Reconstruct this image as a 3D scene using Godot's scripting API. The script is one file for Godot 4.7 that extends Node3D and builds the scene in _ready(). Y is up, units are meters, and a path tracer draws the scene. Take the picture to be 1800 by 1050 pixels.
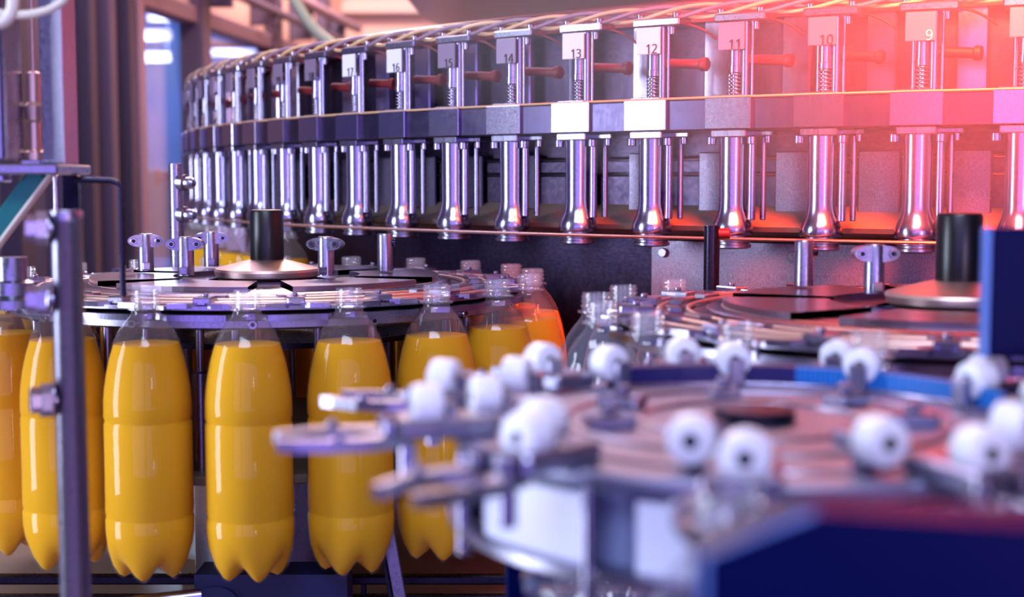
extends Node3D
# A rotary bottling line: filler carousel with numbered valves, two star wheels, a gripper wheel in front.
# Units are metres. Depth runs along -Z, the lens stands at x = 0, z = 0, 1.5 m above the floor.

const EYE := 1.5
const FILL_X := 1.341      # axis of the filler carousel
const FILL_D := 3.455
const FILL_R := 2.06
const STEP := 3.0          # degrees between two valves: 120 valves on the carousel

var M := {}
var taken := {}
var rng := RandomNumberGenerator.new()


# ---------------------------------------------------------------- mesh builder
class B:
	var v := PackedVector3Array()
	var n := PackedVector3Array()

	func tri(a: Vector3, b: Vector3, c: Vector3, na: Vector3, nb: Vector3, nc: Vector3) -> void:
		var g := (b - a).cross(c - a)
		if g.length_squared() < 1e-20:
			return
		if g.dot(na + nb + nc) > 0.0:
			v.append(a); v.append(c); v.append(b)
			n.append(na); n.append(nc); n.append(nb)
		else:
			v.append(a); v.append(b); v.append(c)
			n.append(na); n.append(nb); n.append(nc)

	func quad(a: Vector3, b: Vector3, c: Vector3, d: Vector3, na: Vector3, nb: Vector3, nc: Vector3, nd: Vector3) -> void:
		tri(a, b, c, na, nb, nc)
		tri(a, c, d, na, nc, nd)

	func flat(a: Vector3, b: Vector3, c: Vector3, d: Vector3, o: Vector3) -> void:
		quad(a, b, c, d, o, o, o, o)

	func box(size: Vector3, at: Vector3, bev := 0.001, turn := Basis()) -> B:
		var h := size / 2.0
		bev = minf(bev, minf(h.x, minf(h.y, h.z)) * 0.6)
		var p := func(s: Vector3, axis: int) -> Vector3:
			var q := Vector3(h.x - bev, h.y - bev, h.z - bev)
			q[axis] = h[axis]
			return at + turn * (q * s)
		for a in 3:
			var b1 := (a + 1) % 3
			var b2 := (a + 2) % 3
			for sa in [-1.0, 1.0]:
				var s := Vector3.ZERO
				s[a] = sa
				var o: Vector3 = turn * s
				var c := []
				for k in [[-1, -1], [1, -1], [1, 1], [-1, 1]]:
					var t: Vector3 = s
					t[b1] = k[0]
					t[b2] = k[1]
					c.append(p.call(t, a))
				flat(c[0], c[1], c[2], c[3], o)
				for sb in [-1.0, 1.0]:
					var t0: Vector3 = s
					t0[b1] = sb
					var t1: Vector3 = t0
					t0[b2] = -1
					t1[b2] = 1
					var e := Vector3.ZERO
					e[a] = sa
					e[b1] = sb
					flat(p.call(t0, a), p.call(t1, a), p.call(t1, b1), p.call(t0, b1), (turn * e).normalized())
		for sx in [-1.0, 1.0]:
			for sy in [-1.0, 1.0]:
				for sz in [-1.0, 1.0]:
					var s := Vector3(sx, sy, sz)
					var o := (turn * s).normalized()
					tri(p.call(s, 0), p.call(s, 1), p.call(s, 2), o, o, o)
		return self

	# profile of (radius, height), turned about the local y axis of xf
	func lathe(prof: Array, segs := 24, xf := Transform3D(), a0 := 0.0, a1 := TAU, crease := 40.0) -> B:
		var k := prof.size() - 1
		var dirs := []
		for i in k:
			var d: Vector2 = prof[i + 1] - prof[i]
			dirs.append(Vector2(d.y, -d.x).normalized())
		for i in k:
			var na: Vector2 = dirs[i]
			var nb: Vector2 = dirs[i]
			if i > 0 and absf(na.angle_to(dirs[i - 1])) < deg_to_rad(crease):
				na = (dirs[i] + dirs[i - 1]).normalized()
			if i < k - 1 and absf(nb.angle_to(dirs[i + 1])) < deg_to_rad(crease):
				nb = (dirs[i] + dirs[i + 1]).normalized()
			var p: Vector2 = prof[i]
			var q: Vector2 = prof[i + 1]
			for j in segs:
				var u0 := a0 + (a1 - a0) * j / segs
				var u1 := a0 + (a1 - a0) * (j + 1) / segs
				var c0 := Vector3(sin(u0), 0, cos(u0))
				var c1 := Vector3(sin(u1), 0, cos(u1))
				var up := Vector3.UP
				quad(xf * (c0 * p.x + up * p.y), xf * (c0 * q.x + up * q.y), xf * (c1 * q.x + up * q.y), xf * (c1 * p.x + up * p.y),
					xf.basis * (c0 * na.x + up * na.y), xf.basis * (c0 * nb.x + up * nb.y), xf.basis * (c1 * nb.x + up * nb.y), xf.basis * (c1 * na.x + up * na.y))
		return self

	func cyl(r: float, y0: float, y1: float, segs := 20, xf := Transform3D(), bev := 0.0008) -> B:
		bev = minf(bev, minf(r * 0.5, (y1 - y0) * 0.4))
		return lathe([Vector2(0, y0), Vector2(r - bev, y0), Vector2(r, y0 + bev), Vector2(r, y1 - bev), Vector2(r - bev, y1), Vector2(0, y1)], segs, xf)

	func torus(R: float, y: float, r: float, segs := 96, around := 8, a0 := 0.0, a1 := TAU, xf := Transform3D()) -> B:
		var prof := []
		for i in around + 1:
			var t := -TAU * i / around
			prof.append(Vector2(R + r * cos(t), y - r * sin(t)))
		return lathe(prof, segs, xf, a0, a1, 80.0)

	func tube(pts: Array, r: float, segs := 8, caps := true) -> B:
		var k := pts.size()
		var tang := []
		for i in k:
			tang.append((Vector3(pts[mini(i + 1, k - 1)]) - Vector3(pts[maxi(i - 1, 0)])).normalized())
		var side: Vector3 = tang[0].cross(Vector3.UP)
		if side.length() < 0.1:
			side = tang[0].cross(Vector3.RIGHT)
		side = side.normalized()
		var rows := []
		for i in k:
			side = (side - tang[i] * side.dot(tang[i])).normalized()
			var up: Vector3 = tang[i].cross(side)
			var row := []
			for j in segs:
				var t := TAU * j / segs
				row.append(side * cos(t) + up * sin(t))
			rows.append(row)
		for i in k - 1:
			for j in segs:
				var j2 := (j + 1) % segs
				quad(pts[i] + rows[i][j] * r, pts[i + 1] + rows[i + 1][j] * r, pts[i + 1] + rows[i + 1][j2] * r, pts[i] + rows[i][j2] * r, rows[i][j], rows[i + 1][j], rows[i + 1][j2], rows[i][j2])
		if caps:
			for e in [0, k - 1]:
				var o: Vector3 = tang[e] * (-1.0 if e == 0 else 1.0)
				for j in segs:
					tri(pts[e], pts[e] + rows[e][j] * r, pts[e] + rows[e][(j + 1) % segs] * r, o, o, o)
		return self

	# flat ring between two outlines given as radii per step
	func ring(rin: PackedFloat32Array, rout: PackedFloat32Array, y0: float, y1: float, a0 := 0.0, a1 := TAU) -> B:
		var k := rout.size()
		var whole := absf(a1 - a0 - TAU) < 1e-4
		var last := k if whole else k - 1
		for j in last:
			var j2 := (j + 1) % k
			var u0 := a0 + (a1 - a0) * j / last
			var u1 := a0 + (a1 - a0) * (j + 1) / last
			var c0 := Vector3(sin(u0), 0, cos(u0))
			var c1 := Vector3(sin(u1), 0, cos(u1))
			var t := Vector3.UP * y1
			var d := Vector3.UP * y0
			flat(c0 * rin[j] + t, c0 * rout[j] + t, c1 * rout[j2] + t, c1 * rin[j2] + t, Vector3.UP)
			flat(c0 * rin[j] + d, c0 * rout[j] + d, c1 * rout[j2] + d, c1 * rin[j2] + d, Vector3.DOWN)
			var e := c1 * rout[j2] - c0 * rout[j]
			var o := Vector3(e.z, 0, -e.x).normalized()
			if o.dot(c0) < -0.3:
				o = -o
			flat(c0 * rout[j] + d, c0 * rout[j] + t, c1 * rout[j2] + t, c1 * rout[j2] + d, o)
			flat(c0 * rin[j] + d, c0 * rin[j] + t, c1 * rin[j2] + t, c1 * rin[j2] + d, -(c0 + c1).normalized())
		return self

	# a plate: outline in x and z, between two heights
	func slab(poly: PackedVector2Array, y0: float, y1: float, xf := Transform3D()) -> B:
		var idx := Geometry2D.triangulate_polygon(poly)
		for i in range(0, idx.size(), 3):
			for e in [[y0, -1.0], [y1, 1.0]]:
				var q := []
				for m in 3:
					q.append(xf * Vector3(poly[idx[i + m]].x, e[0], poly[idx[i + m]].y))
				var o: Vector3 = xf.basis * Vector3(0, e[1], 0)
				tri(q[0], q[1], q[2], o, o, o)
		var cw := Geometry2D.is_polygon_clockwise(poly)
		for i in poly.size():
			var a := poly[i]
			var b := poly[(i + 1) % poly.size()]
			var d := (b - a).normalized()
			var o2 := Vector2(d.y, -d.x) * (-1.0 if cw else 1.0)
			flat(xf * Vector3(a.x, y0, a.y), xf * Vector3(a.x, y1, a.y), xf * Vector3(b.x, y1, b.y), xf * Vector3(b.x, y0, b.y), (xf.basis * Vector3(o2.x, 0, o2.y)).normalized())
		return self

	func mesh() -> ArrayMesh:
		var a := []
		a.resize(Mesh.ARRAY_MAX)
		a[Mesh.ARRAY_VERTEX] = v
		a[Mesh.ARRAY_NORMAL] = n
		var m := ArrayMesh.new()
		m.add_surface_from_arrays(Mesh.PRIMITIVE_TRIANGLES, a)
		return m


# ---------------------------------------------------------------- scene helpers
func W(x: float, up: float, depth: float) -> Vector3:
	return Vector3(x, EYE + up, -depth)

func numbered(called: String) -> String:
	if not taken.has(called):
		taken[called] = 0
		return called
	taken[called] += 1
	return "%s_%03d" % [called, taken[called]]

func tag(o: Node, label: String, category: String, group := "", kind := "") -> Node:
	if label: o.set_meta("label", label)
	if category: o.set_meta("category", category)
	if group: o.set_meta("group", group)
	if kind: o.set_meta("kind", kind)
	return o

func thing(called: String, at: Vector3, label: String, category: String, group := "", turn := 0.0) -> Node3D:
	var o := Node3D.new()
	o.name = numbered(called)
	add_child(o)
	o.position = at
	o.rotation.y = turn
	tag(o, label, category, group)
	return o

func obj(b: B, called: String, m: Material, parent: Node = null, at := Vector3.ZERO) -> MeshInstance3D:
	var o := MeshInstance3D.new()
	o.mesh = b.mesh()
	o.material_override = m
	if parent == null:
		o.name = numbered(called)
		add_child(o)
	else:
		o.name = called
		parent.add_child(o, true)
	o.position = at
	return o

func again(o: MeshInstance3D, parent: Node, at: Vector3, turn := 0.0) -> MeshInstance3D:
	var c := MeshInstance3D.new()
	c.mesh = o.mesh
	c.material_override = o.material_override
	c.name = String(o.name).rstrip("0123456789_")
	parent.add_child(c, true)
	c.position = at
	c.rotation.y = turn
	return c

func structure(b: B, called: String, m: Material, parent: Node = null, at := Vector3.ZERO) -> MeshInstance3D:
	var o := obj(b, called, m, parent, at)
	if parent == null:
		o.set_meta("kind", "structure")
	return o

func along(axis: Vector3, at := Vector3.ZERO) -> Transform3D:
	# a transform whose y axis runs along the given direction
	var y := axis.normalized()
	var x := y.cross(Vector3.FORWARD if absf(y.z) < 0.9 else Vector3.RIGHT).normalized()
	return Transform3D(Basis(x, y, x.cross(y)), at)

func hexagon(r: float) -> PackedVector2Array:
	var p := PackedVector2Array()
	for i in 6:
		p.append(Vector2(cos(TAU * i / 6), sin(TAU * i / 6)) * r)
	return p

func noise_texture(seed_: int, freq: float, stretch := Vector2.ONE, lo := Color.BLACK, hi := Color.WHITE, size := 512, normal := false) -> Texture2D:
	var f := FastNoiseLite.new()
	f.seed = seed_
	f.frequency = freq
	f.fractal_octaves = 4
	var im := Image.create(size, size, false, Image.FORMAT_RGB8)
	# seamless: wrap the plane on two circles
	for y in size:
		for x in size:
			var u := TAU * x / size
			var w := TAU * y / size
			var q := f.get_noise_3d(cos(u) * 40.0 * stretch.x + 7.0 * sin(w) * stretch.y, sin(u) * 40.0 * stretch.x, sin(w) * 40.0 * stretch.y + cos(w) * 40.0 * stretch.y)
			im.set_pixel(x, y, lo.lerp(hi, clampf(q * 0.8 + 0.5, 0, 1)))
	if normal:
		im.bump_map_to_normal_map(3.0)
	return ImageTexture.create_from_image(im)

func mat(called: String, c: Color, rough := 0.5, metal := 0.0) -> StandardMaterial3D:
	var m := StandardMaterial3D.new()
	m.resource_name = called
	m.albedo_color = c
	m.roughness = rough
	m.metallic = metal
	M[called] = m
	return m

func worn(m: StandardMaterial3D, tex: Texture2D, scale: float, rough_tex: Texture2D = null) -> void:
	m.uv1_triplanar = true
	m.uv1_scale = Vector3.ONE * scale
	if tex: m.albedo_texture = tex
	if rough_tex: m.roughness_texture = rough_tex

func materials() -> void:
	var fleck := noise_texture(3, 0.22, Vector2(1, 1), Color(0.88, 0.88, 0.90), Color(1, 1, 1))
	var mottle := noise_texture(5, 0.16, Vector2(1, 1), Color(0.66, 0.66, 0.7), Color(1, 1, 1))
	var rough := noise_texture(12, 0.12, Vector2(1, 1), Color(0.7, 0.7, 0.7), Color(1, 1, 1))
	worn(mat("steel", Color(0.66, 0.65, 0.72), 0.36, 1.0), fleck, 6.0, rough)
	worn(mat("bright_steel", Color(0.70, 0.68, 0.76), 0.26, 1.0), fleck, 9.0, rough)
	worn(mat("block_steel", Color(0.72, 0.69, 0.78), 0.27, 1.0), fleck, 10.0, rough)
	worn(mat("satin_steel", Color(0.78, 0.77, 0.84), 0.52, 1.0), fleck, 8.0, rough)
	worn(mat("band_steel", Color(0.34, 0.31, 0.42), 0.42, 1.0), fleck, 5.0, rough)
	worn(mat("drum_steel", Color(0.38, 0.33, 0.42), 0.5, 1.0), mottle, 3.0, rough)
	worn(mat("splash_steel", Color(0.62, 0.58, 0.66), 0.5, 0.9), mottle, 14.0, rough)
	worn(mat("skirt_steel", Color(0.30, 0.26, 0.36), 0.45, 1.0), mottle, 4.0, rough)
	worn(mat("dark_steel", Color(0.20, 0.19, 0.26), 0.35, 0.9), fleck, 6.0, rough)
	mat("disc_steel", Color(0.62, 0.60, 0.68), 0.22, 1.0)
	M.disc_steel.uv1_triplanar = true
	M.disc_steel.uv1_scale = Vector3.ONE * 5.0
	M.disc_steel.albedo_texture = fleck
	mat("plate_steel", Color(0.60, 0.60, 0.70), 0.46, 1.0)
	mat("segment_steel", Color(0.52, 0.48, 0.55), 0.28, 1.0)
	mat("cone_steel", Color(0.84, 0.72, 0.67), 0.42, 1.0)
	mat("black_plastic", Color(0.025, 0.025, 0.035), 0.34)
	mat("dark_hole", Color(0.03, 0.03, 0.05), 0.7)
	mat("white_plastic", Color(0.90, 0.91, 0.93), 0.35)
	mat("plate_white", Color(0.90, 0.88, 0.90), 0.45)
	mat("plate_grey", Color(0.55, 0.48, 0.58), 0.4, 0.3)
	mat("print_black", Color(0.08, 0.06, 0.09), 0.6)
	mat("print_pale", Color(0.95, 0.9, 0.92), 0.5)
	mat("panel_white", Color(0.86, 0.88, 0.93), 0.35)
	mat("panel_grey", Color(0.42, 0.46, 0.58), 0.4)
	mat("navy", Color(0.0, 0.03, 0.24), 0.35)
	M.navy.metallic_specular = 0.15
	mat("navy_casting", Color(0.01, 0.05, 0.24), 0.5)
	mat("navy_ring", Color(0.07, 0.05, 0.33), 0.4)
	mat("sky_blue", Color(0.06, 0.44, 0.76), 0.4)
	mat("pale_blue", Color(0.30, 0.46, 0.76), 0.35)
	mat("maroon", Color(0.44, 0.05, 0.06), 0.4)
	mat("red_hose", Color(0.45, 0.10, 0.12), 0.5)
	mat("strand_cream", Color(0.86, 0.70, 0.52), 0.35)
	mat("hose_cream", Color(0.88, 0.86, 0.78), 0.35)
	mat("hose_green", Color(0.62, 0.70, 0.60), 0.4)
	mat("teal", Color(0.03, 0.42, 0.40), 0.4, 0.2)
	mat("mint", Color(0.42, 0.72, 0.58), 0.4)
	mat("beige", Color(0.84, 0.68, 0.63), 0.7)
	mat("brown_frame", Color(0.34, 0.29, 0.38), 0.5)
	mat("plum_frame", Color(0.25, 0.22, 0.30), 0.5)
	mat("ledge_reflection", Color(0.52, 0.44, 0.40), 0.4)  # tan colour paints in the beige reflection on the steel ledge
	mat("table_paint", Color(0.50, 0.43, 0.35), 0.4)
	mat("tan_frame", Color(0.58, 0.47, 0.54), 0.5)
	mat("grey_panel", Color(0.46, 0.42, 0.52), 0.6)
	mat("blue_wall", Color(0.34, 0.50, 0.78), 0.7)
	mat("violet_wall", Color(0.52, 0.50, 0.72), 0.7)
	mat("floor_paint", Color(0.52, 0.45, 0.48), 0.35)
	mat("ceiling_paint", Color(0.80, 0.70, 0.66), 0.8)
	mat("orange_print", Color(0.85, 0.20, 0.04), 0.6)
	mat("notice_board", Color(0.58, 0.60, 0.68), 0.6)
	mat("red_print", Color(0.80, 0.20, 0.18), 0.6)
	mat("brass", Color(0.75, 0.52, 0.22), 0.3, 1.0)
	var juice := mat("juice", Color(0.87, 0.64, 0.0), 0.35)
	juice.metallic_specular = 0.1
	juice.backlight_enabled = true
	juice.backlight = Color(0.5, 0.28, 0.0)
	var pet := mat("pet", Color(0.70, 0.74, 0.82, 0.02), 0.05)
	pet.transparency = BaseMaterial3D.TRANSPARENCY_ALPHA
	pet.metallic_specular = 0.30
	var lip := mat("pet_neck", Color(0.95, 0.97, 1.0, 0.07), 0.06)
	lip.transparency = BaseMaterial3D.TRANSPARENCY_ALPHA
	lip.metallic_specular = 0.6
	var clear := mat("pet_clear", Color(0.80, 0.84, 0.92, 0.05), 0.05)
	clear.transparency = BaseMaterial3D.TRANSPARENCY_ALPHA
	clear.metallic_specular = 0.5
	var misted := mat("pet_shoulder", Color(0.62, 0.58, 0.60, 0.13), 0.08)
	misted.transparency = BaseMaterial3D.TRANSPARENCY_ALPHA
	misted.metallic_specular = 0.4
	var pane := mat("pane", Color(0.40, 0.55, 0.80, 0.16), 0.08)
	pane.transparency = BaseMaterial3D.TRANSPARENCY_ALPHA
	var film := mat("film", Color(0.80, 0.85, 0.95, 0.22), 0.06)
	film.transparency = BaseMaterial3D.TRANSPARENCY_ALPHA
	film.metallic_specular = 0.8

func glow(called: String, c: Color, energy: float) -> StandardMaterial3D:
	var m := mat(called, Color(c.r * 0.4, c.g * 0.4, c.b * 0.4), 0.5)
	m.emission_enabled = true
	m.emission = c
	m.emission_energy_multiplier = energy
	return m

# a lamp panel: housing, glowing face and the light of the same size just before it
func lamp_panel(called: String, label: String, at: Vector3, look: Vector3, size: Vector2, c: Color, energy: float, face: float) -> void:
	var t := thing(called, at, label, "lamp")
	var up := Vector3.UP if absf(look.normalized().y) < 0.95 else Vector3.RIGHT
	t.basis = Basis.looking_at(look, up)
	obj(B.new().box(Vector3(size.x + 0.06, size.y + 0.06, 0.06), Vector3(0, 0, 0.035), 0.006), "housing", M.grey_panel, t)
	obj(B.new().box(Vector3(size.x, size.y, 0.008), Vector3.ZERO, 0.002), "light_diffuser", glow(called + String(t.name) + "_glow", c, face), t)
	var l := AreaLight3D.new()
	l.name = "lamp_light"
	l.area_size = size
	l.area_normalize_energy = true
	l.light_color = c
	l.light_energy = energy
	l.area_range = 14.0
	l.area_attenuation = 2.0
	l.shadow_enabled = true
	t.add_child(l)
	l.position = Vector3(0, 0, -0.012)


# added red lamp and haze volume that stand for the upper right flare
func flare_glow() -> void:
	var at := W(0.41, 0.44, 1.20)
	var t := thing("flare_lamp", at, "added orange red lamp for the flare glow, above the frame at right", "lamp")
	var aim := W(0.50, 0.12, 1.62) - at
	t.basis = Basis.looking_at(aim)
	obj(B.new().lathe([Vector2(0.0, 0.09), Vector2(0.03, 0.09), Vector2(0.06, 0.05), Vector2(0.062, 0.0), Vector2(0.056, 0.0), Vector2(0.054, 0.04), Vector2(0.0, 0.05)], 28, along(Vector3(0, 0, 1), Vector3(0, 0, 0.0))), "housing", M.dark_steel, t)
	obj(B.new().cyl(0.05, 0.0, 0.006, 28, along(Vector3(0, 0, 1), Vector3(0, 0, 0.03))), "light_lens", glow("signal_glow", Color(1.0, 0.30, 0.16), 3.0), t)
	obj(B.new().cyl(0.012, 0.05, 1.95, 16, along(t.basis.inverse() * Vector3.UP, Vector3(0, 0, 0.05))), "hanger", M.dark_steel, t)
	var l := SpotLight3D.new()
	l.name = "lamp_light"
	l.light_color = Color(1.0, 0.30, 0.16)
	l.light_energy = 21.0
	l.light_size = 0.12
	l.spot_angle = 41.0
	l.spot_angle_attenuation = 0.9
	l.spot_range = 8.0
	l.spot_attenuation = 2.0
	l.shadow_enabled = true
	t.add_child(l)
	l.position = Vector3(0, 0, 0.015)
	var f := FogVolume.new()  # haze added so that the red beam shows as a glow
	f.name = "flare_haze"
	f.shape = RenderingServer.FOG_VOLUME_SHAPE_ELLIPSOID
	f.size = Vector3(1.4, 0.58, 0.66)
	f.position = W(0.50, 0.24, 1.38)
	var fm := FogMaterial.new()
	fm.albedo = Color(0.95, 0.9, 0.9)
	fm.density = 0.52
	f.material = fm
	tag(f, "added haze volume for the orange red flare at upper right", "flare_haze", "", "stuff")
	add_child(f)


func _ready() -> void:
	rng.seed = 11
	# ---- camera
	var cam := Camera3D.new()
	cam.name = "camera"
	add_child(cam)
	cam.position = Vector3(0, EYE, 0)
	cam.rotation_degrees.x = -4.69
	cam.near = 0.05
	cam.far = 60.0
	var lens := CameraAttributesPhysical.new()
	lens.frustum_focal_length = 57.14
	lens.frustum_focus_distance = 1.62
	lens.exposure_aperture = 5.2
	lens.frustum_near = 0.05
	lens.frustum_far = 60.0
	cam.attributes = lens
	cam.fov = 23.72
	cam.current = true
	# ---- surroundings
	var we := WorldEnvironment.new()
	we.name = "surroundings"
	var env := Environment.new()
	env.background_mode = Environment.BG_COLOR
	env.background_color = Color(0.0, 0.0, 0.0)
	env.tonemap_mode = Environment.TONE_MAPPER_LINEAR
	env.tonemap_exposure = 0.5
	env.volumetric_fog_enabled = true
	env.volumetric_fog_density = 0.0
	env.sdfgi_enabled = true
	env.ssao_enabled = true
	env.ssil_enabled = true
	we.environment = env
	add_child(we)
	materials()
	# ---- lamps
	lamp_panel("wall_light_panel", "tall cool white light panel on the wall left of the machine", W(-2.1, 0.05, 0.86), Vector3(1, 0, -0.2), Vector2(0.55, 1.7), Color(0.86, 0.90, 1.0), 11.0, 3.0)
	lamp_panel("ceiling_light_panel", "cool white ceiling panel above the operator's side", W(-0.3, 1.75, -0.6), Vector3(0.1, -1, -0.75), Vector2(1.6, 0.5), Color(0.80, 0.86, 1.0), 11.0, 3.0)
	lamp_panel("ceiling_light_panel", "warm ceiling panel above the filler carousel", W(0.6, 2.05, 3.4), Vector3(-0.1, -1, 0.1), Vector2(1.2, 1.2), Color(1.0, 0.80, 0.70), 22.0, 3.0)
	lamp_panel("ceiling_light_panel", "added neutral fill panel above the aisle at left, out of view", W(-1.0, 2.05, 3.0), Vector3(0.15, -1, -0.3), Vector2(0.9, 0.9), Color(0.92, 0.86, 1.0), 10.0, 3.0)  # added fill lamp that brightens the left background
	lamp_panel("ceiling_light_panel", "added warm fill panel before the beige back wall, out of view", W(-0.5, 2.05, 5.4), Vector3(0, -1, 0.1), Vector2(1.0, 1.0), Color(1.0, 0.86, 0.84), 36.0, 3.0)  # added fill lamp that brightens the back wall
	lamp_panel("fill_light_panel", "wide added fill panel behind the operator, bluish violet", W(0.2, 0.25, -2.6), Vector3(0, 0, -1), Vector2(5.0, 2.4), Color(0.60, 0.52, 0.92), 20.0, 0.7)  # added fill panel for violet ambient light, not a window
	lamp_panel("tube_light_panel", "upright tube lamp on the operator's side at right", W(1.05, 0.0, -1.5), Vector3(-0.35, 0, -1), Vector2(0.14, 1.2), Color(1.0, 0.86, 0.90), 2.2, 2.0)
	flare_glow()

	room()
	filler()
	var s1 := star_wheel(W(-0.293, 0, 1.70), "star wheel carrying bottles of orange juice, black knob on its hub")
	var s2 := star_wheel(W(0.393, 0.006, 1.25), "star wheel with empty clear bottles, partly behind the white rollers", 0.0367)
	bottles()
	gripper_wheel()
	capper()
	left_rod()
	base_frame()
	navy_covers()
	small_posts(s1, s2)


# ---------------------------------------------------------------- the room
func room() -> void:
	structure(B.new().box(Vector3(12, 0.1, 14), Vector3(0.5, -0.05, -4), 0.0), "floor", M.floor_paint)
	structure(B.new().box(Vector3(12, 0.1, 14), Vector3(0.5, 3.85, -4), 0.0), "ceiling", M.ceiling_paint)
	structure(B.new().box(Vector3(0.1, 3.9, 14), Vector3(-4.6, 1.9, -4), 0.0), "wall_left", M.violet_wall)
	structure(B.new().box(Vector3(0.1, 3.9, 14), Vector3(5.5, 1.9, -4), 0.0), "wall_right", M.violet_wall)
	structure(B.new().box(Vector3(12, 3.9, 0.1), Vector3(0.5, 1.9, 3.0), 0.0), "wall_front", M.violet_wall)
	structure(B.new().box(Vector3(12, 3.9, 0.1), Vector3(0.5, 1.9, -10.5), 0.0), "wall_far", M.blue_wall)
	# enclosure of the machine: a glazed side wall that runs away from the lens, a beige back wall
	var dir := Vector3(0.108, 0, -1).normalized()
	var turn := atan2(-dir.x, -dir.z)
	var on := func(depth: float, up: float) -> Vector3:
		return Vector3(-1.6 + 0.108 * depth, EYE + up, -depth)
	var side := Node3D.new()
	side.name = "wall_side"
	side.set_meta("kind", "structure")
	add_child(side)
	var b := Basis(Vector3.UP, turn)
	var plank := func(called: String, m: Material, d0: float, d1: float, u0: float, u1: float, thick: float, out := 0.0) -> void:
		var c: Vector3 = on.call((d0 + d1) / 2, (u0 + u1) / 2)
		obj(B.new().box(Vector3(thick, u1 - u0, (d1 - d0) * 1.006), Vector3.ZERO, 0.004), called, m, side, c + b * Vector3(out, 0, 0)).basis = b
	plank.call("head_panel", M.beige, 4.15, 7.0, 0.56, 2.3, 0.05)
	plank.call("head_rail", M.tan_frame, 4.15, 7.0, 0.52, 0.575, 0.07, 0.02)
	plank.call("sill_panel", M.grey_panel, 4.15, 7.0, -1.5, -0.75, 0.05)
	plank.call("door_panel", M.grey_panel, 2.6, 4.15, -1.5, 2.3, 0.04)
	for e in [[3.42, 0.07, "plum_frame"], [3.66, 0.05, "brown_frame"], [3.84, 0.05, "plum_frame"], [3.98, 0.05, "brown_frame"], [4.12, 0.04, "plum_frame"], [4.20, 0.05, "tan_frame"], [4.79, 0.09, "brown_frame"], [5.68, 0.11, "brown_frame"], [6.5, 0.1, "brown_frame"]]:
		plank.call("post", M[e[2]], e[0] - e[1] / 2, e[0] + e[1] / 2, -1.5, 2.3, 0.08, 0.03)
	var n := 1
	for e in [[4.23, 4.75], [4.84, 5.62], [5.74, 6.45]]:
		var w := obj(B.new().box(Vector3(0.008, 1.26, (e[1] - e[0])), Vector3.ZERO, 0.001), "window_%d" % n, M.pane, null, on.call((e[0] + e[1]) / 2, -0.115))
		w.basis = b
		w.set_meta("kind", "structure")
		n += 1
	structure(B.new().box(Vector3(5.0, 3.8, 0.06), Vector3(1.6, 1.9, -7.05), 0.0), "wall_back", M.beige)
	# rails and brackets on the beige wall above the glass
	var pt := thing("wall_pipe", on.call(5.0, 0.62), "pair of brown pipes on brackets above the glazed side wall", "pipe")
	var rel := func(d: float, up: float, out: float) -> Vector3:
		return on.call(d, up) + b * Vector3(out, 0, 0) - pt.position
	obj(B.new().tube([rel.call(4.0, 0.73, 0.12), rel.call(6.9, 0.73, 0.12)], 0.022, 10), "pipe", M.tan_frame, pt)
	obj(B.new().tube([rel.call(4.0, 0.64, 0.12), rel.call(6.9, 0.64, 0.12)], 0.016, 10), "pipe", M.brown_frame, pt)
	for d in [4.35, 4.9, 5.45, 6.0, 6.6]:
		obj(B.new().box(Vector3(0.10, 0.16, 0.025), rel.call(d, 0.67, 0.075), 0.003), "bracket", M.brown_frame, pt)
	# joints of the back wall
	var wt := thing("wall_conduit", Vector3(-0.6, EYE + 0.6, -6.98), "pale conduit across the beige back wall", "conduit")
	obj(B.new().box(Vector3(2.6, 0.05, 0.05), Vector3(0.4, 0.235, 0), 0.006), "tray", M.ceiling_paint, wt)
	obj(B.new().box(Vector3(2.6, 0.03, 0.04), Vector3(0.4, 0.06, 0), 0.006), "tray", M.tan_frame, wt)
	for x in [-0.25, 0.28, 0.75]:
		obj(B.new().box(Vector3(0.025, 0.6, 0.03), Vector3(x, 0.1, -0.01), 0.004), "strut", M.tan_frame, wt)
	# hall beyond the glass: strip lamps and a notice
	var k := 0
	for e in [[-2.08, 0.82, 8.2, 0.28], [-2.15, 0.73, 8.6, 0.22], [-1.62, 0.73, 8.2, 0.34], [-2.02, 0.95, 8.4, 0.2]]:
		var t := thing("strip_light", W(e[0], e[1], e[2]), ["upper strip lamp seen through the first pane", "lower strip lamp seen through the first pane", "strip lamp seen through the second pane", "topmost strip lamp seen through the glazing"][k], "lamp", "strip lamps beyond the glass")
		obj(B.new().box(Vector3(e[3], 0.04, 0.05), Vector3(0, 0.025, 0), 0.004), "housing", M.grey_panel, t)
		for x in [-e[3] / 2 + 0.02, e[3] / 2 - 0.02]:
			obj(B.new().cyl(0.003, 0.045, 3.8 - EYE - e[1], 6, Transform3D(Basis(), Vector3(x, 0, 0))), "hanger", M.grey_panel, t)
		obj(B.new().tube([Vector3(-e[3] / 2, 0, 0), Vector3(e[3] / 2, 0, 0)], 0.014, 10), "light_tube", glow("strip_glow%d" % k, Color(0.95, 0.84, 0.90), 0.30), t)
		var l := OmniLight3D.new()
		l.name = "lamp_light"
		l.light_color = Color(0.75, 0.84, 1.0)
		l.light_energy = 3.6
		l.light_size = 0.03
		l.omni_range = 12.0
		l.omni_attenuation = 2.0
		l.shadow_enabled = true
		t.add_child(l)
		l.position = Vector3(0, -0.10, 0.12)
		k += 1
	var nt := thing("notice", W(-2.05, -0.06, 8.05), "white notice with orange and red print seen through the glass", "notice")
	obj(B.new().box(Vector3(0.36, 0.5, 0.012), Vector3(0.03, -0.12, 0), 0.002), "board", M.notice_board, nt)
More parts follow.
